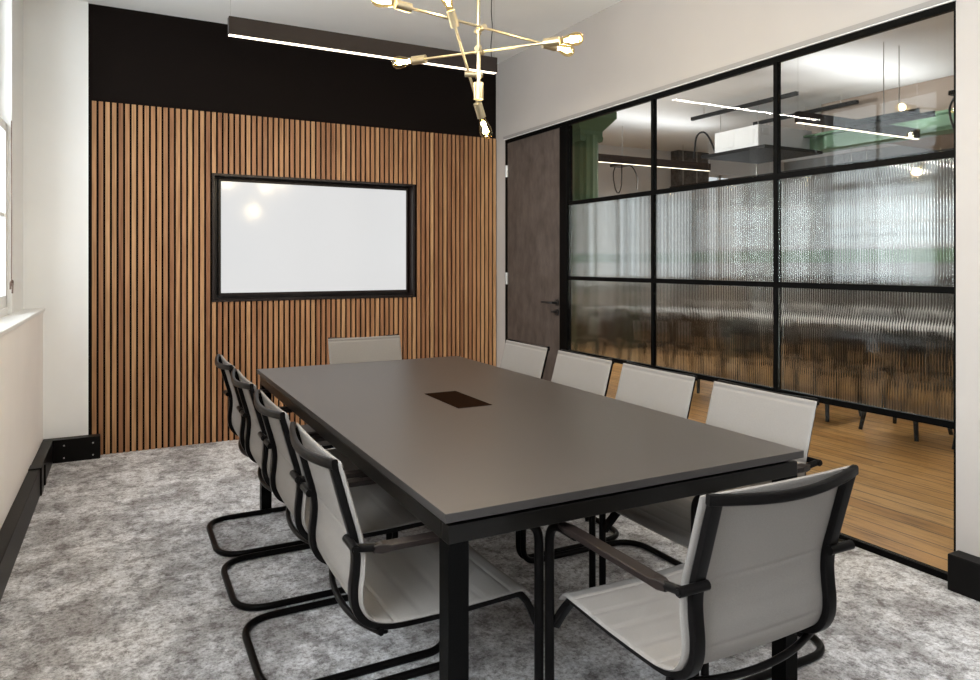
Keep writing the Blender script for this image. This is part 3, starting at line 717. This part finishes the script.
# office tables, chairs, cabinets
def desk(x, y, lx, ly, lab):
    t = thing('office_table', lab, 'table', (x, y, 0), 0, 'white office tables')
    obj('tabletop', bxm((-lx/2, -ly/2, .715, lx/2, ly/2, .745)), M['white_laminate'], t, bevel=.003)
    obj('apron', bxm((-lx/2+.05, -ly/2+.05, .65, lx/2-.05, ly/2-.05, .715)), M['black_plastic'], t)
    for sx_ in (-1, 1):
        for sy_ in (-1, 1):
            bm = nb(); cyl(bm, (sx_*(lx/2-.09), sy_*(ly/2-.09), .66), (sx_*(lx/2-.04), sy_*(ly/2-.04), 0), .028, 12, .018); obj('leg', bm, M['black_plastic'], t, smooth=True)
desk(6.35, 3.9, .9, 5.4, 'white topped office table behind the black shell chairs')
desk(8.4, 5.2, .9, 3.4, 'white topped office table farther back beneath the green beam')
def shell_chair():
    t = thing('shell_chair', '', 'chair', (0,0,0), 0, 'black office shell chairs')
    bm = nb(); rings = []
    for y, z, hw, cu in ((.24,.44,.20,.0),(.22,.46,.22,.015),(.0,.45,.235,.03),(-.16,.46,.235,.05),(-.21,.52,.235,.07),(-.235,.66,.23,.07),(-.255,.80,.21,.05),(-.26,.83,.19,.03)):
        up_ = 1 if y > -.18 else 0
        rings.append([Vector((hw*k_/4, y+(0 if up_ else cu*(abs(k_)/4)**2), z+(cu*(abs(k_)/4)**2 if up_ else 0))) for k_ in range(-4, 5)])
    A = [[bm.verts.new(v_) for v_ in r] for r in rings]
    for r, q in zip(A, A[1:]):
        for j in range(8): bm.faces.new((r[j], r[j+1], q[j+1], q[j]))
    bmesh.ops.solidify(bm, geom=bm.faces[:], thickness=.018)
    obj('shell', bm, M['black_plastic'], t, smooth=True)
    for sx_ in (-1, 1):
        for sy_ in (-1, 1):
            bm = nb(); cyl(bm, (sx_*.16, sy_*.15, .45), (sx_*.22, sy_*.22, 0), .024, 10, .015); obj('leg', bm, M['black_plastic'], t, smooth=True)
    obj('under_frame', bxm((-.17, -.16, .405, .17, .16, .44)), M['black_plastic'], t)
    return t
sc_ = shell_chair()
SC = [(5.42, 3.32, 'black shell chair at the office table, second from the right through the glass'),
      (5.42, 2.62, 'black shell chair at the office table, rightmost through the glass'),
      (5.42, 4.05, 'black shell chair at the office table, third from the right through the glass'),
      (5.42, 4.80, 'black shell chair at the office table, third from the left through the glass'),
      (5.42, 5.50, 'black shell chair at the office table, second from the left through the glass'),
      (5.42, 6.20, 'black shell chair at the office table, leftmost through the glass'),
      (7.45, 3.6, 'black shell chair at the farther office table, rightmost of its row'),
      (7.45, 4.4, 'black shell chair at the farther office table, second from the right'),
      (7.45, 5.2, 'black shell chair at the farther office table, second from the left'),
      (7.45, 6.0, 'black shell chair at the farther office table, leftmost of its row')]
for n_, (x, y, lab) in enumerate(SC):
    if n_ == 0: sc_.location = (x, y, 0); sc_.rotation_euler = (0,0,-PI/2); sc_['label'] = lab
    else: dup(sc_, (x, y, 0), -PI/2, lab)
def cabinet(x0, y0, x1, y1, h_, n_, lab, mt):
    t = thing('low_cabinet', lab, 'cabinet', (x0, y0, 0), 0, 'low cabinets along the office walls')
    obj('carcass', bxm((0, 0, .0, x1-x0, y1-y0, h_)), mt, t)
    for k_ in range(n_):
        if (y1-y0) > (x1-x0):
            p = (y1-y0)/n_; d_ = obj('cabinet_door', bxm((-.018, k_*p+.004, .06, -.001, (k_+1)*p-.004, h_-.03)), mt, t); obj('handle', bxm((-.028, k_*p+.04, h_-.2, -.0185, k_*p+.055, h_-.08)), M['steel'], d_)
        else:
            p = (x1-x0)/n_; d_ = obj('cabinet_door', bxm((k_*p+.004, -.018, .06, (k_+1)*p-.004, -.001, h_-.03)), mt, t); obj('handle', bxm((k_*p+.04, -.028, h_-.2, k_*p+.055, -.0185, h_-.08)), M['steel'], d_)
cabinet(10.5, 1.0, 10.98, 8.2, 1.12, 9, 'long dark cabinet under the far office windows', M['cabinet'])
cabinet(4.3, 8.5, 7.8, 8.98, .45, 5, 'low dark cabinet against the office end wall', M['cabinet'])
